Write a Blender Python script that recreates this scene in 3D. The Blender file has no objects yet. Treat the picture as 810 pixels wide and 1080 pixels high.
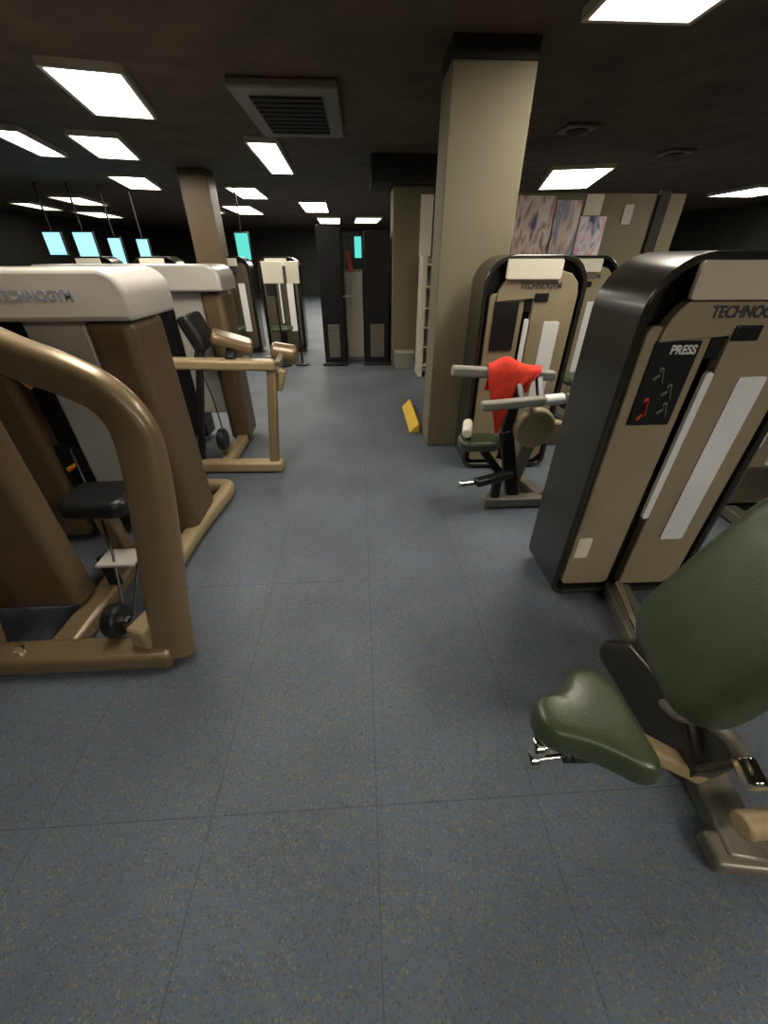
import bpy, bmesh, math
from mathutils import Vector, Matrix

S = bpy.context.scene
COL = S.collection
R = math.radians

# ------------------------------------------------------------------ materials
def mat(name, col, rough=0.5, metal=0.0, var=0.0, vscale=8.0, bump=0.0, bscale=60.0, spec=0.5, emit=None, estr=0.0, coat=0.0):
    m = bpy.data.materials.new(name)
    m.use_nodes = True
    nt = m.node_tree
    b = nt.nodes['Principled BSDF']
    b.inputs['Base Color'].default_value = (*col, 1)
    b.inputs['Roughness'].default_value = rough
    b.inputs['Metallic'].default_value = metal
    b.inputs['Specular IOR Level'].default_value = spec
    b.inputs['Coat Weight'].default_value = coat
    b.inputs['Coat Roughness'].default_value = 0.15
    tc = nt.nodes.new('ShaderNodeTexCoord')
    if var > 0:
        n = nt.nodes.new('ShaderNodeTexNoise')
        n.inputs['Scale'].default_value = vscale
        n.inputs['Detail'].default_value = 5
        nt.links.new(tc.outputs['Object'], n.inputs['Vector'])
        r = nt.nodes.new('ShaderNodeValToRGB')
        r.color_ramp.elements[0].position = 0.3
        r.color_ramp.elements[1].position = 0.7
        r.color_ramp.elements[0].color = (*[c * (1 - var) for c in col], 1)
        r.color_ramp.elements[1].color = (*[min(1, c * (1 + var)) for c in col], 1)
        nt.links.new(n.outputs['Fac'], r.inputs['Fac'])
        nt.links.new(r.outputs['Color'], b.inputs['Base Color'])
    if bump > 0:
        n2 = nt.nodes.new('ShaderNodeTexNoise')
        n2.inputs['Scale'].default_value = bscale
        n2.inputs['Detail'].default_value = 3
        nt.links.new(tc.outputs['Object'], n2.inputs['Vector'])
        bp = nt.nodes.new('ShaderNodeBump')
        bp.inputs['Strength'].default_value = bump
        bp.inputs['Distance'].default_value = 0.01
        nt.links.new(n2.outputs['Fac'], bp.inputs['Height'])
        nt.links.new(bp.outputs['Normal'], b.inputs['Normal'])
    if emit:
        b.inputs['Emission Color'].default_value = (*emit, 1)
        b.inputs['Emission Strength'].default_value = estr
    return m

def floor_mat():
    m = bpy.data.materials.new('rubber_floor')
    m.use_nodes = True
    nt = m.node_tree
    N, L = nt.nodes, nt.links
    b = N['Principled BSDF']
    b.inputs['Roughness'].default_value = 0.58
    b.inputs['Specular IOR Level'].default_value = 0.35
    geo = N.new('ShaderNodeNewGeometry')
    sep = N.new('ShaderNodeSeparateXYZ')
    L.new(geo.outputs['Position'], sep.inputs[0])
    # coloured granules pressed in the rubber
    v = N.new('ShaderNodeTexVoronoi')
    v.inputs['Scale'].default_value = 190
    L.new(geo.outputs['Position'], v.inputs['Vector'])
    sr = N.new('ShaderNodeSeparateColor')
    L.new(v.outputs['Color'], sr.inputs[0])
    rp = N.new('ShaderNodeValToRGB')
    rp.color_ramp.interpolation = 'CONSTANT'
    e = rp.color_ramp.elements
    e[0].position = 0.0; e[0].color = (.100, .122, .150, 1)
    e[1].position = 0.55; e[1].color = (.086, .105, .131, 1)
    for p, c in ((.72, (.138, .132, .120)), (.84, (.080, .130, .200)), (.92, (.185, .165, .128)), (.97, (.070, .080, .098))):
        k = e.new(p); k.color = (*c, 1)
    L.new(sr.outputs[0], rp.inputs['Fac'])
    # large soft wear
    n = N.new('ShaderNodeTexNoise'); n.inputs['Scale'].default_value = 1.6; n.inputs['Detail'].default_value = 6
    L.new(geo.outputs['Position'], n.inputs['Vector'])
    mr = N.new('ShaderNodeMapRange'); mr.inputs['To Min'].default_value = .82; mr.inputs['To Max'].default_value = 1.2
    mr.inputs['From Min'].default_value = .3; mr.inputs['From Max'].default_value = .7
    L.new(n.outputs['Fac'], mr.inputs['Value'])
    mx = N.new('ShaderNodeVectorMath'); mx.operation = 'SCALE'
    L.new(rp.outputs['Color'], mx.inputs[0]); L.new(mr.outputs[0], mx.inputs['Scale'])

    def seam(sock, period, off, half):
        a = N.new('ShaderNodeMath'); a.operation = 'SUBTRACT'; a.inputs[1].default_value = off
        L.new(sock, a.inputs[0])
        w = N.new('ShaderNodeMath'); w.operation = 'PINGPONG'; w.inputs[1].default_value = period / 2
        L.new(a.outputs[0], w.inputs[0])
        c = N.new('ShaderNodeMath'); c.operation = 'LESS_THAN'; c.inputs[1].default_value = half
        L.new(w.outputs[0], c.inputs[0])
        return c.outputs[0]
    sx = seam(sep.outputs[0], .53, .005, .0022)
    sy = seam(sep.outputs[1], 1.06, .52, .0022)
    mxx = N.new('ShaderNodeMath'); mxx.operation = 'MAXIMUM'
    L.new(sx, mxx.inputs[0]); L.new(sy, mxx.inputs[1])
    mix = N.new('ShaderNodeMix'); mix.data_type = 'RGBA'
    mix.inputs['B'].default_value = (.028, .032, .040, 1)
    L.new(mx.outputs[0], mix.inputs['A'])
    sc = N.new('ShaderNodeMath'); sc.operation = 'MULTIPLY'; sc.inputs[1].default_value = .42
    L.new(mxx.outputs[0], sc.inputs[0])
    L.new(sc.outputs[0], mix.inputs['Factor'])
    L.new(mix.outputs['Result'], b.inputs['Base Color'])
    bp = N.new('ShaderNodeBump'); bp.inputs['Strength'].default_value = .25; bp.inputs['Distance'].default_value = .004
    L.new(v.outputs['Distance'], bp.inputs['Height'])
    L.new(bp.outputs['Normal'], b.inputs['Normal'])
    return m

def poster_mat(name, cols, scale):
    m = bpy.data.materials.new(name); m.use_nodes = True
    nt = m.node_tree; N, L = nt.nodes, nt.links
    b = N['Principled BSDF']; b.inputs['Roughness'].default_value = .35
    tc = N.new('ShaderNodeTexCoord')
    mp = N.new('ShaderNodeMapping'); mp.inputs['Scale'].default_value = (2.2, 1, .8)
    L.new(tc.outputs['Object'], mp.inputs['Vector'])
    n = N.new('ShaderNodeTexNoise'); n.inputs['Scale'].default_value = scale; n.inputs['Detail'].default_value = 2
    n.inputs['Distortion'].default_value = .35
    L.new(mp.outputs[0], n.inputs['Vector'])
    r = N.new('ShaderNodeValToRGB'); e = r.color_ramp.elements
    e[0].position = .32; e[0].color = (*cols[0], 1); e[1].position = .68; e[1].color = (*cols[-1], 1)
    for i, c in enumerate(cols[1:-1]):
        k = e.new(.32 + .36 * (i + 1) / (len(cols) - 1)); k.color = (*c, 1)
    L.new(n.outputs['Fac'], r.inputs['Fac']); L.new(r.outputs['Color'], b.inputs['Base Color'])
    return m

M = dict(
    floor=floor_mat(),
    ceiling=mat('dark_ceiling', (.095, .066, .040), .8, var=.3, vscale=3),
    soffit=mat('dark_soffit', (.022, .017, .012), .75, var=.2),
    darkwall=mat('dark_wall', (.030, .028, .022), .5, var=.35, vscale=2.5),
    plaster=mat('beige_plaster', (.185, .162, .100), .7, var=.05, vscale=4, bump=.05),
    shadedface=mat('shaded_far_panel', (.075, .066, .042), .45, var=.05),  # beige tower face darkened for far machines, their dim light put into the colour
    tan=mat('tan_painted_steel', (.235, .165, .088), .34, .25, var=.05, coat=.3),
    tanlight=mat('light_tan_steel', (.40, .30, .165), .4, .1, var=.05),
    brown=mat('brown_shroud', (.145, .098, .052), .42, .1, var=.06),
    white=mat('white_cover', (.62, .58, .53), .28, var=.03, coat=.4),
    greypanel=mat('pale_grey_panel', (.46, .44, .40), .4, var=.04),
    beige=mat('beige_panel', (.34, .28, .175), .42, var=.03),
    beigelight=mat('pale_beige_plate', (.66, .57, .42), .4, var=.03),
    charcoal=mat('charcoal_shroud', (.028, .026, .020), .26, .2, var=.08, coat=.35),
    steelgrey=mat('grey_steel', (.20, .185, .15), .38, .3, var=.06),
    greyfoam=mat('grey_grip', (.27, .26, .22), .6, var=.05),
    black=mat('black_plastic', (.010, .010, .011), .4, var=.1),
    blackmetal=mat('black_steel', (.013, .013, .014), .35, .3, var=.1),
    chrome=mat('chrome', (.78, .74, .66), .12, 1.0),
    olive=mat('olive_vinyl', (.046, .064, .030), .36, var=.12, vscale=14, bump=.12, bscale=180, coat=.15),
    placard=mat('white_placard', (.90, .90, .89), .3, var=.02),
    cream=mat('cream_plate', (.86, .80, .66), .35, var=.02),
    ink=mat('grey_lettering', (.055, .055, .06), .5),
    bluelet=mat('blue_grey_lettering', (.34, .37, .44), .5),
    whitelet=mat('white_lettering', (.75, .75, .72), .5),
    redink=mat('red_print', (.62, .06, .035), .5),
    greyink=mat('grey_print', (.16, .17, .12), .5),
    red=mat('red_towel_cloth', (.78, .045, .018), .85, var=.15, vscale=20, bump=.3, bscale=140),
    orange=mat('orange_mark', (.80, .30, .02), .5),
    yellow=mat('yellow_rubber', (.75, .48, .02), .5, var=.05),
    rackwhite=mat('off_white_paint', (.62, .57, .45), .45, var=.04),
    boxgrey=mat('grey_box', (.25, .25, .22), .5, var=.05),
    trimgrey=mat('lamp_housing', (.55, .52, .45), .4),
    lamp=mat('lamp_diffuser', (.9, .9, .85), .5, emit=(1.0, .93, .80), estr=13),
    lampdim=mat('far_lamp_diffuser', (.9, .9, .8), .5, emit=(1.0, .95, .72), estr=2.2),
    vent=mat('grey_cassette', (.20, .175, .14), .5, var=.05),
    cyan=mat('cyan_screen', (.02, .05, .06), .2, emit=(.30, .72, .90), estr=1.1),
    teal=mat('teal_screen', (.02, .05, .05), .2, emit=(.10, .62, .52), estr=.8),
    paper=mat('white_paper', (.5, .47, .44), .6),
    p1=poster_mat('pink_poster_print', [(.16, .14, .24), (.80, .58, .50), (.90, .80, .76), (.55, .28, .22), (.92, .84, .80)], 4.2),
    p2=poster_mat('tan_poster_print', [(.85, .68, .56), (.28, .30, .42), (.82, .58, .45), (.75, .73, .72)], 3.2),
    p3=poster_mat('rose_poster_print', [(.05, .05, .18), (.86, .78, .80), (.80, .42, .48), (.88, .80, .80)], 3.6),
)

# ------------------------------------------------------------------ mesh builder
class MB:
    def __init__(s):
        s.bm = bmesh.new()

    def box(s, lo, hi):
        c = [(a + b) / 2 for a, b in zip(lo, hi)]
        d = [abs(b - a) for a, b in zip(lo, hi)]
        bmesh.ops.create_cube(s.bm, size=1, matrix=Matrix.Translation(c) @ Matrix.Diagonal((*d, 1)))
        return s

    def obox(s, c, size, rot):
        bmesh.ops.create_cube(s.bm, size=1, matrix=Matrix.Translation(c) @ rot.to_4x4() @ Matrix.Diagonal((*size, 1)))
        return s

    def bar(s, p0, p1, w, h):
        """rectangular bar from p0 to p1; w across, h up"""
        p0, p1 = Vector(p0), Vector(p1)
        d = p1 - p0
        L = d.length
        y = d.normalized()
        up = Vector((0, 0, 1)) if abs(y.z) < .95 else Vector((0, 1, 0))
        x = y.cross(up).normalized()
        z = x.cross(y).normalized()
        rot = Matrix((x, y, z)).transposed()
        return s.obox((p0 + p1) / 2, (w, L, h), rot)

    def cyl(s, p0, p1, r, n=20, r2=None):
        p0, p1 = Vector(p0), Vector(p1)
        d = p1 - p0
        q = Vector((0, 0, 1)).rotation_difference(d.normalized()).to_matrix().to_4x4()
        bmesh.ops.create_cone(s.bm, cap_ends=True, segments=n, radius1=r, radius2=r if r2 is None else r2, depth=d.length,
                              matrix=Matrix.Translation((p0 + p1) / 2) @ q)
        return s

    def prism(s, poly, plane, d0, d1):
        def P(a, b, d):
            return (a, d, b) if plane == 'xz' else (a, b, d) if plane == 'xy' else (d, a, b)
        v0 = [s.bm.verts.new(P(a, b, d0)) for a, b in poly]
        v1 = [s.bm.verts.new(P(a, b, d1)) for a, b in poly]
        n = len(poly)
        s.bm.faces.new(v0); s.bm.faces.new(v1[::-1])
        for i in range(n):
            s.bm.faces.new((v0[i], v1[i], v1[(i + 1) % n], v0[(i + 1) % n]))
        return s

    def band(s, outer, inner, d0, d1):
        n = len(outer)
        f = lambda pts, d: [s.bm.verts.new((a, d, b)) for a, b in pts]
        o0, o1, i0, i1 = f(outer, d0), f(outer, d1), f(inner, d0), f(inner, d1)
        for i in range(n):
            j = (i + 1) % n
            s.bm.faces.new((o0[i], o0[j], i0[j], i0[i]))
            s.bm.faces.new((o1[j], o1[i], i1[i], i1[j]))
            s.bm.faces.new((o0[j], o0[i], o1[i], o1[j]))
            s.bm.faces.new((i0[i], i0[j], i1[j], i1[i]))
        return s

    def tube(s, pts, a, b=None, n=16, up=(0, 1, 0), sq=1.0, smooth=True):
        """swept super-ellipse; a = half size across, b = half size along up"""
        b = a if b is None else b
        P = spline(pts) if smooth else [Vector(p) for p in pts]
        up = Vector(up)
        rings = []
        for i, p in enumerate(P):
            t = (P[min(i + 1, len(P) - 1)] - P[max(i - 1, 0)]).normalized()
            x = t.cross(up)
            x = x.normalized() if x.length > 1e-3 else Vector((1, 0, 0))
            u = x.cross(t).normalized()
            ring = []
            for k in range(n):
                th = 2 * math.pi * k / n
                c, q = math.cos(th), math.sin(th)
                c = math.copysign(abs(c) ** sq, c); q = math.copysign(abs(q) ** sq, q)
                ring.append(s.bm.verts.new(p + x * (a * c) + u * (b * q)))
            rings.append(ring)
        for r0, r1 in zip(rings, rings[1:]):
            for k in range(n):
                s.bm.faces.new((r0[k], r0[(k + 1) % n], r1[(k + 1) % n], r1[k]))
        s.bm.faces.new(rings[0][::-1]); s.bm.faces.new(rings[-1])
        return s

    def build(s, name, m, parent=None, bevel=0.0, seg=2, sub=0):
        bmesh.ops.recalc_face_normals(s.bm, faces=s.bm.faces)
        me = bpy.data.meshes.new(name)
        s.bm.to_mesh(me); s.bm.free()
        me.materials.append(m)
        o = bpy.data.objects.new(name, me)
        COL.objects.link(o)
        if parent is not None:
            off = Vector((0, 0, 0))
            p = parent
            while p is not None:
                off += p.location
                p = p.parent
            me.transform(Matrix.Translation(-off))
            o.parent = parent
        for f in me.polygons:
            f.use_smooth = True
        if bevel:
            md = o.modifiers.new('bevel', 'BEVEL')
            md.width = bevel; md.segments = seg; md.limit_method = 'ANGLE'; md.angle_limit = R(40)
            md.harden_normals = False
        if sub:
            md = o.modifiers.new('sub', 'SUBSURF'); md.levels = sub; md.render_levels = sub
        else:
            me.set_sharp_from_angle(angle=R(40))
        return o

def spline(pts, k=8):
    P = [Vector(p) for p in pts]
    if len(P) < 3:
        return P
    Q = [P[0] * 2 - P[1]] + P + [P[-1] * 2 - P[-2]]
    out = []
    for i in range(1, len(Q) - 2):
        p0, p1, p2, p3 = Q[i - 1:i + 3]
        for j in range(k):
            t = j / k
            out.append(.5 * (2 * p1 + (p2 - p0) * t + (2 * p0 - 5 * p1 + 4 * p2 - p3) * t * t + (3 * p1 - p0 - 3 * p2 + p3) * t ** 3))
    out.append(P[-1])
    return out

def rrect(x0, z0, x1, z1, rt, rb=None, n=8, rtr=None):
    """rounded rectangle in x, z; rt radius of the top corners, rb of the bottom ones"""
    rb = rt if rb is None else rb
    rtr = rt if rtr is None else rtr
    pts = []
    for cx, cz, r, a0 in ((x1 - rtr, z1 - rtr, rtr, 0), (x0 + rt, z1 - rt, rt, 90), (x0 + rb, z0 + rb, rb, 180), (x1 - rb, z0 + rb, rb, 270)):
        for i in range(n + 1):
            a = R(a0 + 90 * i / n)
            pts.append((cx + r * math.cos(a), cz + r * math.sin(a)))
    return pts

def thing(name, label, cat, loc=(0, 0, 0), group=None):
    o = bpy.data.objects.new(name, None)
    o.empty_display_size = .1
    COL.objects.link(o)
    o.location = loc
    return tag(o, label, cat, group)

def tag(o, label, cat, group=None):
    o['label'] = label; o['category'] = cat
    if group:
        o['group'] = group
    return o

def struct(o):
    o['kind'] = 'structure'
    return o

def text(name, body, size, m, loc, rot, parent, sx=1.0):
    c = bpy.data.curves.new(name, 'FONT')
    c.body = body; c.size = size; c.extrude = .0012; c.align_x = 'CENTER'; c.align_y = 'CENTER'
    c.offset = .0015
    c.materials.append(m)
    tmp = bpy.data.objects.new(name, c)
    me = bpy.data.meshes.new_from_object(tmp)
    bpy.data.objects.remove(tmp); bpy.data.curves.remove(c)
    me.name = name
    t = bpy.data.objects.new(name, me)
    off = Vector((0, 0, 0)); p = parent
    while p is not None:
        off += p.location; p = p.parent
    t.location = Vector(loc) - off
    t.rotation_euler = rot
    t.scale = (sx, 1, 1)
    COL.objects.link(t)
    t.parent = parent
    return t

def copy_tree(o, parent=None):
    c = o.copy()
    COL.objects.link(c)
    c.parent = parent
    for ch in list(o.children):
        copy_tree(ch, c)
    return c

# ------------------------------------------------------------------ the room
X0, X1, Y0, Y1, CZ = -9.5, 9.5, -3.0, 22.0, 2.6
struct(MB().box((X0, Y0, -.1), (X1, Y1, 0)).build('floor', M['floor']))
struct(MB().box((X0, Y0, CZ), (X1, Y1, CZ + .1)).build('ceiling', M['ceiling']))
struct(MB().box((X0 - .1, Y0, 0), (X0, Y1, CZ)).build('wall_left', M['darkwall']))
struct(MB().box((X1, Y0, 0), (X1 + .1, Y1, CZ)).build('wall_right', M['darkwall']))
struct(MB().box((X0, Y1, 0), (X1, Y1 + .1, CZ)).build('wall_back', M['darkwall']))
struct(MB().box((X0, Y0 - .1, 0), (X1, Y0, CZ)).build('wall_front', M['darkwall']))
struct(MB().box((-.62, 7.25, 0), (1.6, 7.4, 1.78)).build('wall_partition', M['darkwall']))
struct(MB().box((1.62, 6.0, 0), (4.15, 6.15, 2.17)).build('wall_noticeboard', M['plaster']))
struct(MB().box((.60, 3.39, 0), (1.13, 3.74, 2.5)).build('pillar', M['plaster'], bevel=.012))
struct(MB().box((.50, 6.72, 0), (1.06, 7.24, 2.32)).build('pillar', M['plaster'], bevel=.012))
struct(MB().box((.60, 3.39, 2.5), (1.13, 3.74, CZ)).build('trim_1', M['soffit']))
struct(MB().box((.2, 6.5, 2.32), (1.3, 7.4, CZ)).build('trim_2', M['soffit']))
struct(MB().box((-2.62, 7.6, 0), (-2.2, 8.0, CZ)).build('pillar', M['brown'], bevel=.012))

# ceiling light panels: x, y, yaw, width, length, dim, label
LIGHTS = [
    (-1.93, 4.42, 12, .46, 1.05, 0, 'large white ceiling light panel beside the grey air vent, over the tan machines'),
    (-2.86, 6.20, 14, .44, 1.10, 0, 'white ceiling light panel second behind the big one over the tan machines'),
    (-3.62, 6.05, 12, .26, 1.20, 0, 'narrow white ceiling light panel at the left edge of the photo'),
    (-3.72, 8.75, 12, .50, 1.30, 0, 'white ceiling light panel third in the row over the tan machines'),
    (-1.06, 6.75, 2, .30, 1.85, 0, 'narrow white ceiling light panel just beyond the grey air vent'),
    (-2.12, 9.90, 2, .50, 1.50, 0, 'white ceiling light panel beyond the narrow one past the air vent'),
    (-3.00, 13.2, 2, .65, 2.00, 0, 'small far ceiling light panel just below its brighter neighbour'),
    (-1.05, 12.4, 2, .60, 2.20, 0, 'far bright ceiling light panel above the first black cable tower'),
    (-.95, 16.6, 2, .70, 2.20, 0, 'farthest bright ceiling light panel above the black cable towers'),
    (.34, 16.4, 2, .80, 2.20, 1, 'dull yellowish far ceiling light panel above the second black cable tower'),
    (1.53, 2.44, 0, .55, 1.25, 0, 'big white ceiling light panel at the top edge over the charcoal tower'),
    (3.50, 8.0, -16, .80, 1.90, 0, 'white ceiling light panel above the posters'),
    (-1.0, 2.05, 4, .50, 1.20, 0, 'white ceiling light panel just above the photo, over the nearest tan machine'),
    (4.6, 3.9, 0, .80, 1.40, 0, 'added white ceiling light panel outside the photo, lighting the posters'),  # unseen lamp, added to brighten the posters
    (-.3, -1.9, 90, .30, 1.20, 0, 'white ceiling light panel behind the camera on the tan machine side'),
    (1.9, -1.7, 90, .80, 1.30, 0, 'added white ceiling light panel behind the camera on the charcoal tower side'),  # unseen second lamp, added to lift the front of the near tower
    (7.7, 9.20, 0, .90, 1.20, 0, 'white ceiling light panel at the right edge of the photo'),
    (-6.2, 11.4, 8, .60, 1.50, 1, 'dull greenish ceiling light panel above the cyan screens'),
    (-7.6, 14.8, 8, .70, 1.80, 1, 'dull greenish ceiling light panel farthest behind the cyan screens'),
    (-7.9, 12.6, 8, .40, 1.60, 1, 'thin dull ceiling light panel left of the cyan screens'),
    (-3.9, 13.0, 2, .36, 2.00, 1, 'thin dull ceiling light panel by the far brown pillar'),
]
for x, y, yaw, w, l, dim, lab in LIGHTS:
    t = thing('ceiling_light', lab, 'ceiling light', (x, y, CZ), 'ceiling light panels')
    fo, fi = .03, 0
    a, b = w / 2, l / 2
    mb = MB()
    z0, z1 = CZ - .05, CZ - .001
    mb.box((x - a - fo, y - b - fo, z0), (x - a, y + b + fo, z1)).box((x + a, y - b - fo, z0), (x + a + fo, y + b + fo, z1))
    mb.box((x - a, y - b - fo, z0), (x + a, y - b, z1)).box((x - a, y + b, z0), (x + a, y + b + fo, z1))
    mb.build('frame', M['trimgrey'], t)
    MB().box((x - a, y - b, z0 + .012), (x + a, y + b, z1)).build('diffuser', M['lampdim' if dim else 'lamp'], t)
    t.rotation_euler.z = R(yaw)

# air-conditioning cassette
t = thing('air_vent', 'grey rectangular air conditioning cassette on the dark ceiling above the aisle', 'air vent', (-.52, 4.75, CZ))
MB().box((-.93, 4.1, CZ - .06), (-.11, 5.5, CZ - .001)).build('housing', M['vent'], t, bevel=.015)
g = MB()
for i in range(9):
    g.box((-.80, 4.28 + i * .12, CZ - .075), (-.24, 4.35 + i * .12, CZ - .06))
g.build('grille', M['soffit'], t)
for n, (x, y, lab) in enumerate(((2.25, 5.25, 'small square ceiling speaker nearer the pillar'), (3.95, 6.2, 'small square ceiling speaker farther from the pillar'))):
    t = thing('ceiling_speaker', lab, 'speaker', (x, y, CZ))
    MB().box((x - .16, y - .16, CZ - .03), (x + .16, y + .16, CZ - .001)).build('housing', M['vent'], t, bevel=.01)
    MB().cyl((x, y, CZ - .04), (x, y, CZ - .03), .11).build('grille', M['soffit'], t)

# ------------------------------------------------------------------ charcoal weight tower (shared by several machines)
TW = .70
def tower(t, x, y, s=1.0, D=.30, W=TW, band='charcoal', board=True, face='beige'):
    H = 1.52
    oo = rrect(x, .02, x + W, H, .19, .07)
    ii = rrect(x + .028, .05, x + W - .028, H - .028, .165, .045)
    MB().band(oo, ii, y - .035, y + D).build('shroud', M[band], t, bevel=.008)
    MB().prism(rrect(x + .02, .045, x + W - .02, H - .02, .17, .05), 'xz', y + .06, y + D - .015).build('back_cover', M['black'], t)
    # front plates
    MB().prism(rrect(x + .055, .075, x + .30, 1.30, .03, .03), 'xz', y - .015, y + .02).build('front_panel', M[face], t, bevel=.006)
    r = []
    for i in range(9):
        a = R(90 + 90 * i / 8)
        r.append((x + .30 + .20 * math.cos(a), 1.26 + .17 * math.sin(a)))
    poly = [(x + W - .05, .13), (x + W - .05, 1.30)] + [(x + W - .18 + .13 * math.cos(R(q)), 1.30 + .13 * math.sin(R(q))) for q in (30, 60, 90)] + r + \
           [(x + .10, 1.25), (x + .355, 1.27), (x + .355, .075), (x + W - .105, .075)]
    MB().prism(poly, 'xz', y - .03, y + .018).build('front_panel', M[face], t, bevel=.006)
    MB().box((x + .305, y - .012, 1.19), (x + .355, y + .05, 1.315)).box((x + .355, y - .04, 1.255), (x + .45, y - .029, 1.305)).build('slot_head', M['black'], t, bevel=.004)
    # weight stack seen through the slot
    st = MB()
    for k in range(14):
        st.box((x + .302, y + .018, .10 + k * .042), (x + .353, y + .06, .138 + k * .042))
    st.build('weight_stack', M['blackmetal'], t)
    MB().prism(rrect(x + .312, .50, x + .342, 1.15, .014), 'xz', y - .045, y - .028).build('white_strip', M['placard'], t)
    MB().prism(rrect(x + .455, .37, x + .565, 1.13, .012), 'xz', y - .038, y - .029).build('placard', M['placard'], t)
    pl = MB().prism(rrect(x + .135, 1.385, x + .50, 1.495, .012), 'xz', y - .052, y - .034).build('label_plate', M['cream' if s < 1 else 'beigelight'], t)
    if board:
        bd = MB().box((x + .095, y - .026, .945), (x + .262, y - .014, 1.255)).build('instruction_board', M['black'], t, bevel=.003)
        if board == 2:
            text('heading', 'PRESS', .042, M['whitelet'], (x + .20, y - .029, 1.225), (R(90), 0, 0), bd, .9)
            for cx, cz in ((.150, 1.135), (.205, 1.075), (.215, 1.005)):
                f = MB()
                f.cyl((x + cx, y - .029, cz + .022), (x + cx, y - .0255, cz + .022), .010, 12)
                f.bar((x + cx, y - .0275, cz + .024), (x + cx + .014, y - .0275, cz - .026), .003, .016)
                f.bar((x + cx, y - .0275, cz + .004), (x + cx - .022, y - .0275, cz - .012), .003, .009)
                f.build('exercise_diagram', M['greyink'], bd)
            f = MB()
            f.cyl((x + .135, y - .029, 1.045), (x + .135, y - .0255, 1.045), .010, 12)
            f.bar((x + .135, y - .0275, 1.044), (x + .142, y - .0275, .985), .003, .022)
            f.bar((x + .138, y - .0275, .99), (x + .122, y - .0275, .968), .003, .012)
            f.build('exercise_diagram', M['redink'], bd)
            MB().prism(rrect(x + .072, .255, x + .138, .375, .008), 'xz', y - .0185, y - .0155).build('sticker', M['cream'], t)
    text('logo', 'TECHNOGYM', .052, M['ink'], (x + .385, y - .0312, 1.345), (R(90), 0, 0), t, .86)

# ------------------------------------------------------------------ near charcoal machine with olive seat
TX, TY = .95, 1.43
t = thing('weight_machine', 'charcoal and beige weight tower nearest, with big olive backrest and saddle seat', 'weight machine', (1.2, 1.2, 0))
tower(t, TX, TY, board=2)
rail = MB()
rail.bar((1.30, 1.40, .05), (1.06, .30, .05), .12, .07)
rail.bar((.97, .34, .045), (1.42, .27, .045), .09, .06)
rail.bar((1.06, 1.62, .03), (1.62, 1.62, .03), .10, .05)
rail.build('base_frame', M['steelgrey'], t, bevel=.012)
MB().cyl((1.27, 1.36, .12), (1.14, .93, .13), .016).build('guide_rod', M['chrome'], t)
MB().prism([(.93, .10), (1.26, .10), (1.28, .20), (1.16, .33), (1.02, .34), (.92, .24)], 'yz', .78, 1.0).build('gear_cover', M['steelgrey'], t, bevel=.03, seg=3) if False else \
    MB().prism([(.50, .08), (.98, .08), (1.0, .16), (.88, .30), (.60, .34), (.48, .22)], 'yz', .96, 1.12).build('gear_cover', M['charcoal'], t, bevel=.03, seg=3)
# seat post and saddle
MB().bar((1.06, .52, .09), (.66, .53, .40), .06, .05).build('seat_post', M['tanlight'], t, bevel=.012)
MB().bar((.52, .50, .395), (.74, .50, .395), .10, .03).build('seat_bracket', M['blackmetal'], t, bevel=.006)
sad = [(.44, .565), (.425, .53), (.432, .49), (.455, .468), (.50, .452), (.56, .432), (.61, .398), (.645, .372), (.675, .368), (.695, .385), (.70, .42),
       (.695, .50), (.698, .58), (.69, .635), (.66, .662), (.615, .668), (.575, .655), (.55, .618), (.52, .59), (.485, .588), (.46, .584)]
bm = MB()
cx = sum(p[0] for p in sad) / len(sad); cy = sum(p[1] for p in sad) / len(sad)
rings = []
for z, k in ((.415, .90), (.422, .97), (.45, 1.0), (.478, .985), (.496, .93), (.505, .80), (.508, .5)):
    rings.append([bm.bm.verts.new((cx + (a - cx) * k, cy + (b - cy) * k, z)) for a, b in sad])
for r0, r1 in zip(rings, rings[1:]):
    for i in range(len(sad)):
        j = (i + 1) % len(sad)
        bm.bm.faces.new((r0[i], r0[j], r1[j], r1[i]))
bm.bm.faces.new(rings[0][::-1]); bm.bm.faces.new(rings[-1])
bm.build('seat', M['olive'], t, sub=1)
# backrest: a thick upholstered pad leaning back
wd = Vector((.22, .975, 0)).normalized()
ud = Vector((.42, -.02, .90)).normalized()
nd = wd.cross(ud).normalized()
o0 = Vector((.845, .64, .47))
pts = rrect(-.21, 0, .21, .62, .13, .12, n=6)
bm = MB(); rings = []
for d, k in ((-.045, .90), (-.035, .97), (0, 1), (.035, .975), (.052, .90), (.060, .72), (.062, .4)):
    rings.append([bm.bm.verts.new(o0 + wd * (a * k) + ud * (.31 + (b - .31) * k) - nd * d) for a, b in pts])
for r0, r1 in zip(rings, rings[1:]):
    for i in range(len(pts)):
        j = (i + 1) % len(pts)
        bm.bm.faces.new((r0[i], r0[j], r1[j], r1[i]))
bm.bm.faces.new(rings[0][::-1]); bm.bm.faces.new(rings[-1])
bm.build('backrest', M['olive'], t, sub=1)
MB().bar((1.12, .60, .10), o0 + ud * .25 + nd * .075, .07, .07).bar(o0 + ud * .08 + nd * .06, o0 + ud * .5 + nd * .06, .05, .03).build('backrest_post', M['steelgrey'], t, bevel=.012)
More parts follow.
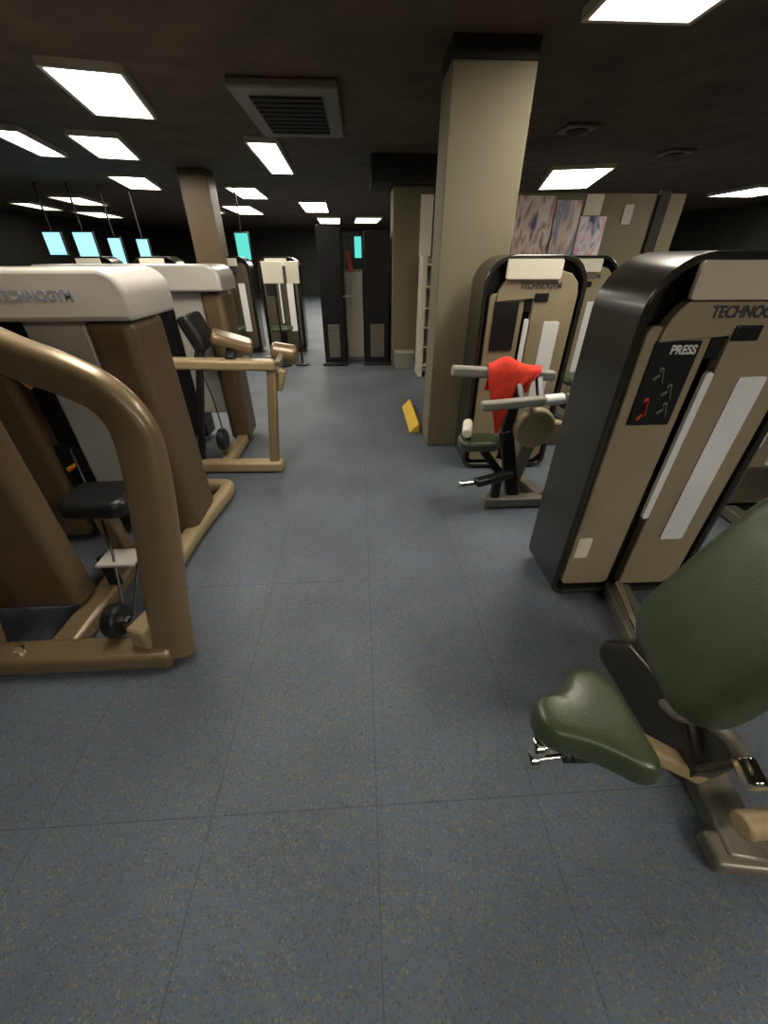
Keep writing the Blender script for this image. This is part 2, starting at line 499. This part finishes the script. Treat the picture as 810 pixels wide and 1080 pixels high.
# lever beside the seat, chrome tipped
lv = MB().tube([(.98, .66, .26), (.93, .585, .345), (.98, .555, .365), (1.02, .50, .355), (1.02, .44, .34)], .024, n=12, up=(0, 0, 1)).build('lever', M['steelgrey'], t)
MB().cyl((1.02, .455, .343), (1.012, .385, .33), .030).build('lever_tip', M['chrome'], lv, bevel=.008)
MB().cyl((1.03, .36, .16), (1.20, .36, .16), .036).build('pivot', M['tanlight'], t, bevel=.008)
for z in (.40, .335):
    MB().cyl((.425, .49, z), (.455, .49, z - .004), .026).cyl((.455, .49, z - .004), (.56, .495, z - .004), .011).build('adjusting_knob', M['chrome'], t, bevel=.006)
MB().bar((.545, .495, .325), (.545, .495, .40), .04, .04).build('knob_bracket', M['blackmetal'], t, bevel=.004)

# ------------------------------------------------------------------ second charcoal machine (red towel on its bar)
t = thing('weight_machine', 'charcoal and beige weight machine in front of the pillar with grey press bars', 'weight machine', (1.15, 2.7, 0))
tower(t, .82, 2.92, s=.5)
b = MB()
b.bar((.84, 2.30, .045), (1.38, 2.30, .045), .09, .07).bar((1.30, 2.30, .05), (1.10, 2.92, .05), .09, .06)
b.build('base_frame', M['steelgrey'], t, bevel=.01)
MB().bar((1.06, 2.34, .06), (.97, 2.44, .52), .09, .07).bar((.97, 2.44, .50), (1.0, 2.42, .90), .07, .06).build('post', M['blackmetal'], t, bevel=.012)
MB().bar((1.13, 2.55, .06), (1.22, 2.52, .62), .10, .07).build('post', M['steelgrey'], t, bevel=.012)
MB().bar((.56, 2.45, .915), (1.22, 2.45, .875), .07, .062).build('press_bar', M['greyfoam'], t, bevel=.015)
br = MB().bar((.73, 2.30, .735), (1.12, 2.30, .765), .065, .058).build('press_bar', M['greyfoam'], t, bevel=.015)
MB().cyl((1.12, 2.30, .766), (1.24, 2.30, .775), .034).build('grip', M['placard'], br, bevel=.008)
MB().cyl((1.26, 2.30, .776), (1.36, 2.30, .784), .032).build('grip', M['greyfoam'], br, bevel=.008)
MB().bar((.98, 2.32, .76), (.98, 2.46, .89), .04, .04).bar((1.10, 2.31, .77), (1.12, 2.45, .88), .04, .04).build('bar_bracket', M['blackmetal'], t, bevel=.006)
MB().cyl((1.13, 2.34, .56), (1.13, 2.42, .56), .135, 28).build('cam_cover', M['beige'], t, bevel=.02)
MB().cyl((1.30, 2.40, .50), (1.30, 2.46, .50), .09, 24).build('cam_cover', M['beige'], t, bevel=.02)
MB().prism(rrect(.64, 2.30, .92, 2.50, .07, .07), 'xy', .42, .49).build('seat', M['olive'], t, bevel=.025, seg=3)
MB().bar((.80, 2.38, .42), (.98, 2.36, .20), .06, .05).build('seat_post', M['blackmetal'], t, bevel=.01)
MB().cyl((.66, 2.29, .56), (.70, 2.44, .58), .032).build('roller', M['cream'], t, bevel=.008)
MB().bar((.69, 2.37, .49), (.69, 2.37, .58), .03, .03).build('roller_bracket', M['blackmetal'], t)
MB().bar((.74, 2.22, .24), (1.02, 2.34, .24), .07, .05).bar((.92, 2.31, .05), (.92, 2.31, .24), .06, .06).build('footrest', M['black'], t, bevel=.012)
MB().cyl((.62, 2.20, .24), (.72, 2.215, .24), .024).build('footrest_tip', M['chrome'], t, bevel=.005)

# red towel over the upper press bar
def towel():
    bm = MB()
    nx, ns = 15, 22
    top = .955
    grid = []
    for i in range(nx):
        u = i / (nx - 1)
        x = .79 + .32 * u
        # the hanging length and the bunching differ along the bar
        Lf = .13 + .30 * math.exp(-((u - .25) / .24) ** 2)
        Lb = .16
        hump = .055 * math.exp(-((u - .38) / .20) ** 2)
        zb = .913 - (.79 + .32 * u - .56) / .66 * .04 + .036
        row = []
        for j in range(ns):
            s = j / (ns - 1)
            if s < .4:
                q = 1 - s / .4
                y, z = 2.492, zb - Lb * q
            elif s < .56:
                a = (s - .4) / .16
                y, z = 2.492 - .084 * a, zb + .012 * math.sin(math.pi * a) + hump * math.sin(math.pi * a)
            else:
                q = (s - .56) / .44
                y, z = 2.408 - .016 * math.sin(q * 3), zb - Lf * q
            y += .010 * math.sin(u * 19 + s * 4) * (0.3 + abs(s - .48))
            wob = .018 * math.sin(s * 7 + u * 5) + (.10 * (u - .3) * max(0, (s - .56) / .44) * -1.0)
            row.append(bm.bm.verts.new((x + wob, y, z)))
        grid.append(row)
    for i in range(nx - 1):
        for j in range(ns - 1):
            bm.bm.faces.new((grid[i][j], grid[i + 1][j], grid[i + 1][j + 1], grid[i][j + 1]))
    o = bm.build('towel', M['red'])
    md = o.modifiers.new('thick', 'SOLIDIFY'); md.thickness = .012; md.offset = 1
    md = o.modifiers.new('sub', 'SUBSURF'); md.levels = 1; md.render_levels = 2
    return o
tag(towel(), 'bright red towel draped over the grey press bar in front of the pillar', 'towel')

# other charcoal machines
def plain_machine(x, y, lab, W=TW, rot=0, face='beige'):
    t = thing('weight_machine', lab, 'weight machine', (x + .35, y + .1, 0))
    tower(t, x, y, s=.5, face=face)
    MB().bar((x + .35, y - .05, .045), (x + .35, y - .75, .045), .10, .07).bar((x + .08, y - .75, .045), (x + .62, y - .75, .045), .09, .07).build('base_frame', M['steelgrey'], t, bevel=.01)
    MB().bar((x + .35, y - .42, .06), (x + .35, y - .42, .44), .07, .07).build('seat_post', M['blackmetal'], t, bevel=.01)
    MB().prism(rrect(x + .17, y - .60, x + .53, y - .26, .08, .08), 'xy', .43, .50).build('seat', M['olive'], t, bevel=.025, seg=3)
    t.rotation_euler.z = R(rot)
    return t
src = plain_machine(1.86, 4.35, 'charcoal and beige weight machine directly behind the one with the red towel')
def another(x, y, lab, rot=0):
    c = copy_tree(src)
    c.location = (x + .35, y + .1, 0); c.rotation_euler.z = R(rot)
    c['label'] = lab
    return c
another(2.15, 2.15, 'dark weight machine half hidden behind the nearest charcoal tower')
src = plain_machine(-1.72, 7.9, 'far dark weight machine with a cream plate, closest to the black cable towers', face='shadedface')
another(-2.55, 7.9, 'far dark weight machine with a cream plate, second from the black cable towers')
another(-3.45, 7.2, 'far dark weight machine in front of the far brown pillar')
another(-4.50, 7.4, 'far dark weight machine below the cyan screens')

# ------------------------------------------------------------------ tan tubular machines along the aisle
def cover(t, x0, x1, y0, y1, z0, z1):
    MB().prism(rrect(x0, z0, x1, z1, .07, .02, rtr=.10), 'xz', y0, y1).build('top_cover', M['white'], t, bevel=.03, seg=3)

# nearest one
t = thing('weight_machine', 'tan tubular weight machine nearest, with bent arch and white top cover', 'weight machine', (-1.35, 1.8, 0))
cover(t, -2.35, -1.0, 1.94, 2.42, 1.265, 1.465)
text('logo', 'TECHNOGYM', .056, M['bluelet'], (-1.375, 1.9385, 1.365), (R(90), 0, 0), t, .9)
MB().box((-1.27, 2.0, .04), (-1.05, 2.36, 1.27)).build('tower_column', M['brown'], t, bevel=.05, seg=4)
MB().box((-1.56, 2.04, .36), (-1.275, 2.30, 1.27)).build('tower_panel', M['greypanel'], t, bevel=.015)
MB().box((-1.72, 2.12, .05), (-1.565, 2.30, 1.27)).build('tower_slot', M['black'], t)
MB().box((-2.25, 2.02, .04), (-1.72, 2.32, 1.27)).build('tower_column', M['brown'], t, bevel=.04, seg=3)
w = MB()
for k in range(12):
    w.box((-1.72, 2.055, .10 + k * .045), (-1.30, 2.118 if k > 5 else 2.118, .139 + k * .045)) if False else w.box((-1.71, 2.06, .10 + k * .045), (-1.57, 2.118, .139 + k * .045))
w.build('weight_stack', M['blackmetal'], t)
MB().cyl((-1.64, 2.065, .52), (-1.64, 2.00, .52), .012).build('selector_pin', M['orange'], t)
MB().bar((-1.69, 2.03, 1.02), (-1.64, 2.03, .96), .014, .02).build('warning_tag', M['orange'], t)
# bent arch
MB().tube([(-.875, 1.14, .03), (-.868, 1.20, .22), (-.855, 1.31, .56), (-.848, 1.395, .84), (-.868, 1.43, .985), (-.94, 1.455, 1.085), (-1.06, 1.475, 1.15), (-1.20, 1.49, 1.205), (-1.36, 1.51, 1.285), (-1.62, 1.56, 1.41), (-1.82, 1.72, 1.43), (-1.90, 2.0, 1.37)],
          .086, .052, n=24, up=(0, 1, .35), sq=.75).build('arch_frame', M['tan'], t)
b = MB()
b.bar((-1.95, 1.13, .05), (-.86, 1.13, .05), .13, .085)
b.build('base_beam', M['tan'], t, bevel=.02, seg=3)
MB().bar((-1.36, 1.17, .05), (-1.34, 2.05, .05), .12, .08).build('base_beam', M['tan'], t, bevel=.02, seg=3)
MB().tube([(-1.10, 1.74, .055), (-1.08, 2.10, .055), (-1.03, 2.50, .055), (-1.06, 2.60, .055), (-1.20, 2.62, .055), (-1.7, 2.62, .055)], .05, .045, up=(0, 0, 1), sq=.6).build('base_beam', M['tanlight'], t)
MB().obox((-.97, 1.18, .13), (.09, .13, .14), Matrix.Rotation(R(-18), 3, 'Z')).build('pivot_block', M['tanlight'], t, bevel=.015)
pu = MB().cyl((-1.15, 1.22, .16), (-1.09, 1.22, .16), .075, 28).build('pulley', M['black'], t, bevel=.012)
MB().cyl((-1.16, 1.22, .16), (-1.07, 1.22, .16), .018).build('axle', M['chrome'], pu)
MB().bar((-1.12, 1.22, .09), (-1.12, 1.22, .16), .10, .03).build('pulley_bracket', M['tan'], t)
MB().tube([(-1.12, 1.29, .17), (-1.30, 1.62, .36), (-1.58, 2.0, .64)], .006, n=8).tube([(-1.09, 1.28, .12), (-1.14, 1.62, .32), (-1.14, 1.98, .52)], .006, n=8).build('cable', M['black'], t)
MB().prism(rrect(-1.47, 1.58, -1.15, 1.84, .06, .06), 'xy', .45, .54).build('seat', M['black'], t, bevel=.03, seg=3)
MB().bar((-1.34, 1.72, .08), (-1.33, 1.70, .46), .09, .07).build('seat_post', M['tan'], t, bevel=.012)
MB().prism(rrect(-1.90, .10, -1.37, 1.14, .09, .03), 'xz', 1.36, 1.50).build('side_shroud', M['brown'], t, bevel=.035, seg=3)
MB().bar((-1.62, 1.15, .08), (-1.62, 1.40, .9), .07, .06).build('shroud_post', M['tan'], t, bevel=.012)
MB().bar((-1.30, 1.52, .27), (-1.12, 1.52, .27), .13, .018).build('foot_plate', M['greypanel'], t, bevel=.006)
MB().bar((-1.31, 1.54, .08), (-1.31, 1.54, .265), .05, .03).build('foot_plate_bracket', M['blackmetal'], t)
MB().cyl((-1.66, 1.13, .085), (-1.66, 1.13, .105), .026).build('bolt', M['chrome'], t)
MB().cyl((-1.50, 1.13, .085), (-1.50, 1.13, .105), .02).build('bolt', M['chrome'], t)

# second one
t = thing('weight_machine', 'tan weight machine behind the nearest one, with flat raised beam and white cover', 'weight machine', (-1.1, 3.4, 0))
cover(t, -2.45, -1.06, 3.48, 3.92, 1.28, 1.46)
MB().box((-1.265, 3.54, .04), (-1.09, 3.86, 1.28)).build('tower_column', M['brown'], t, bevel=.04, seg=3)
MB().box((-1.50, 3.56, .30), (-1.25, 3.82, 1.28)).build('tower_panel', M['greypanel'], t, bevel=.015)
MB().box((-1.66, 3.62, .05), (-1.505, 3.82, 1.28)).build('tower_slot', M['black'], t)
MB().box((-2.36, 3.54, .04), (-1.67, 3.86, 1.28)).build('tower_column', M['brown'], t, bevel=.04, seg=3)
MB().bar((-1.46, 2.98, .05), (-.68, 2.95, .05), .11, .085).build('base_beam', M['tanlight'], t, bevel=.018, seg=3)
MB().bar((-1.16, 3.0, .05), (-1.16, 3.56, .05), .10, .075).build('base_beam', M['tanlight'], t, bevel=.018, seg=3)
MB().bar((-1.40, 3.03, .855), (-.66, 3.12, .815), .12, .075).build('raised_beam', M['tanlight'], t, bevel=.02, seg=3)
MB().bar((-.75, 2.96, .06), (-.69, 3.11, .80), .075, .06).build('post', M['tan'], t, bevel=.015)
MB().bar((-1.36, 3.02, .09), (-1.20, 3.05, .84), .05, .05).build('post', M['black'], t, bevel=.012)
MB().obox((-.64, 3.16, .70), (.06, .10, .17), Matrix.Rotation(R(18), 3, 'Y')).build('end_block', M['tanlight'], t, bevel=.015)
MB().cyl((-.72, 3.36, .87), (-.52, 3.34, .84), .075, 24).build('roller_pad', M['tan'], t, bevel=.025)
MB().bar((-.64, 3.12, .82), (-.64, 3.35, .86), .05, .04).build('roller_arm', M['steelgrey'], t, bevel=.008)
MB().obox((-.98, 3.22, .97), (.30, .22, .08), Matrix.Rotation(R(20), 3, 'Y') @ Matrix.Rotation(R(15), 3, 'Z')).build('seat', M['tan'], t, bevel=.03, seg=3)
MB().bar((-.98, 3.08, .86), (-.98, 3.22, .95), .07, .06).build('seat_post', M['blackmetal'], t, bevel=.01)
MB().obox((-1.24, 3.28, 1.03), (.10, .30, .26), Matrix.Rotation(R(-22), 3, 'Y')).build('backrest', M['black'], t, bevel=.03, seg=3)
MB().bar((-1.22, 3.09, .85), (-1.22, 3.26, .97), .06, .05).build('backrest_post', M['blackmetal'], t, bevel=.01)
pu = MB().cyl((-1.22, 3.12, .22), (-1.16, 3.12, .22), .09, 24).build('pulley', M['black'], t, bevel=.015)
MB().bar((-1.19, 3.12, .08), (-1.19, 3.12, .20), .04, .04).build('pulley_bracket', M['tan'], t)
MB().tube([(-1.20, 3.20, .24), (-1.30, 3.4, .5), (-1.42, 3.55, .80)], .007, n=8).build('cable', M['black'], t)

# ------------------------------------------------------------------ black cable machine at the end of the aisle
t = thing('cable_machine', 'tall black cable machine with two towers at the far end of the aisle', 'cable machine', (-.06, 6.9, 0))
for x0, x1, h in ((-.60, -.26, 1.90), (.08, .46, 1.84)):
    MB().prism(rrect(x0, .02, x1, h, .04, .01), 'xz', 6.80, 7.10).build('tower', M['blackmetal'], t, bevel=.012)
    MB().box((x0 - .03, 6.7, 0), (x1 + .03, 7.105, .045)).build('base_foot', M['black'], t, bevel=.01)
    s_ = MB()
    for k in range(10):
        s_.box((x0 + .08, 6.785, .12 + k * .05), (x1 - .08, 6.80, .165 + k * .05))
    s_.build('weight_stack', M['steelgrey'], t)
MB().bar((-.28, 6.96, 1.78), (.10, 6.96, 1.78), .06, .08).build('crossbar', M['blackmetal'], t, bevel=.01)
MB().tube([(-.2, 6.93, 1.76), (-.2, 6.86, 1.0)], .008, n=8).build('cable', M['steelgrey'], t)
MB().cyl((-.26, 6.86, 1.0), (-.14, 6.86, 1.0), .02).build('handle', M['greyfoam'], t)

# cream locker seen between the towers
t = thing('locker', 'pale greenish locker standing between the two black cable towers', 'locker', (-.08, 7.14, 0))
MB().box((-.235, 7.13, 0), (.065, 7.245, 1.35)).build('body', M['boxgrey'], t, bevel=.006)
MB().box((-.22, 7.115, .06), (.05, 7.13, 1.32)).build('door', M['rackwhite'], t, bevel=.004)
# signs at the end of the aisle
tag(MB().box((-.05, 6.90, 1.50), (.05, 6.925, 1.76)).build('lit_sign', M['teal']), 'small lit teal sign between the black cable towers', 'sign')
tag(MB().obox((-.14, 7.02, 1.45), (.07, .02, .28), Matrix.Rotation(R(-12), 3, 'Y')).build('banner', M['redink']), 'narrow red banner hanging below the teal sign', 'banner')

for x0, x1, y, lab in ((-1.42, -1.12, 6.75, 'wider cream notice board on a black stand beyond the tan machines'),
                       (-1.08, -.89, 6.80, 'narrow cream notice board on a black stand beside the wider one')):
    c = (x0 + x1) / 2
    t = thing('notice_stand', lab, 'sign', (c, y, 0))
    MB().box((x0, y - .02, 1.18), (x1, y, 1.46)).build('board', M['cream'], t, bevel=.006)
    MB().cyl((c, y + .015, .02), (c, y + .015, 1.4), .016, 12).build('pole', M['black'], t)
    MB().cyl((c, y + .015, 0), (c, y + .015, .025), .11, 24).build('base', M['black'], t, bevel=.006)

# cyan screens hanging on poles
for x, y, z, w, h, k, lab in ((-5.05, 9.0, 1.66, .34, .46, 'cyan', 'bright cyan hanging screen, largest of its row'),
                              (-4.62, 9.2, 1.60, .22, .42, 'cyan', 'bright cyan hanging screen, next to the largest'),
                              (-5.60, 9.0, 1.72, .30, .34, 'cyan', 'cyan hanging screen nearest the left edge of the photo'),
                              (-4.20, 9.4, 1.60, .20, .40, 'cyan', 'cyan hanging screen closest to the far brown pillar'),
                              (-2.86, 9.0, 1.66, .16, .40, 'teal', 'narrow teal hanging screen beside the far brown pillar'),
                              (-2.20, 9.1, 1.68, .24, .42, 'teal', 'wider teal hanging screen above the far dark machines')):
    t = thing('screen', lab, 'screen', (x, y, z), 'screens hanging from the ceiling')
    MB().box((x - w / 2 - .02, y, z - h / 2 - .02), (x + w / 2 + .02, y + .05, z + h / 2 + .02)).build('housing', M['black'], t, bevel=.008)
    MB().box((x - w / 2, y - .004, z - h / 2), (x + w / 2, y, z + h / 2)).build('display', M[k], t)
    MB().cyl((x, y + .03, z + h / 2), (x, y + .03, CZ), .015, 10).build('pole', M['black'], t)

# ------------------------------------------------------------------ things around the pillars
t = thing('magazine_rack', 'off-white stepped rack standing between the two beige pillars', 'rack', (.93, 6.0, 0))
MB().box((.84, 5.92, 0), (.90, 6.30, 1.52)).build('side_panel', M['rackwhite'], t, bevel=.006)
for k in range(6):
    z = .12 + k * .25
    MB().prism([(5.86, z + .05), (6.28, z), (6.28, z + .02), (5.86, z + .07)], 'yz', .90, 1.12).build('shelf', M['rackwhite'], t)
MB().box((1.12, 5.92, 0), (1.16, 6.30, 1.52)).build('side_panel', M['rackwhite'], t, bevel=.006)
MB().box((.88, 6.29, .05), (1.14, 6.31, 1.5)).build('back_panel', M['boxgrey'], t)
tag(MB().box((.885, 6.69, 1.52), (1.055, 6.719, 2.22)).build('notice', M['cream']), 'tall cream notice fixed on the far beige pillar', 'notice')
t = thing('storage_box', 'small grey box on the floor at the foot of the far pillar', 'box', (.70, 6.55, 0))
MB().box((.54, 6.42, 0), (.84, 6.68, .22)).build('body', M['boxgrey'], t, bevel=.01)
MB().box((.53, 6.41, .22), (.85, 6.69, .25)).build('lid', M['boxgrey'], t, bevel=.008)
tag(MB().prism([(.47, 0), (.57, 0), (.57, .09), (.555, .09)], 'xz', 3.72, 4.55).build('floor_ramp', M['yellow'], bevel=.004), 'yellow wedge strip on the floor along the near pillar', 'floor ramp')

# posters on the far wall
for x0, x1, z0, z1, k, lab in ((1.84, 2.48, 1.42, 2.14, 'p1', 'pinkish poster next to the near pillar'),
                               (2.50, 2.82, 1.36, 2.10, 'p2', 'tan poster in the middle of the poster row'),
                               (2.84, 3.18, 1.34, 1.94, 'p3', 'rose and navy poster farthest from the pillar')):
    tag(MB().box((x0, 5.985, z0), (x1, 5.999, z1)).build('poster', M[k]), lab, 'poster', 'posters on the beige wall')
tag(MB().box((2.86, 5.985, 1.95), (3.08, 5.999, 2.16)).build('picture', M['beigelight']), 'small tan picture above the rose and navy poster', 'picture')
tag(MB().box((3.38, 5.985, 1.86), (3.50, 5.999, 2.06)).build('notice', M['paper']), 'small pale paper pinned alone beside the posters', 'notice')
tag(MB().box((3.78, 5.95, 0), (3.92, 5.999, 2.2)).build('conduit_cover', M['soffit'], bevel=.008), 'dark vertical cable duct on the beige wall', 'cable duct')

# ------------------------------------------------------------------ world, camera
W = bpy.data.worlds.new('world'); S.world = W; W.use_nodes = True
W.node_tree.nodes['Background'].inputs[0].default_value = (.02, .018, .014, 1)
W.node_tree.nodes['Background'].inputs[1].default_value = .3

cam = bpy.data.cameras.new('camera')
cam.sensor_fit = 'VERTICAL'; cam.sensor_height = 36; cam.lens = 405 / 1080 * 36
cam.clip_start = .02
co = bpy.data.objects.new('camera', cam); COL.objects.link(co)
co.location = (0, 0, 1.5)
co.rotation_euler = (R(90) - math.atan(268 / 405), 0, R(-3.2))
S.camera = co

S.view_settings.view_transform = 'Standard'
S.view_settings.look = 'None'
S.view_settings.gamma = 1
S.view_settings.use_curve_mapping = False
S.view_settings.exposure = 0.65
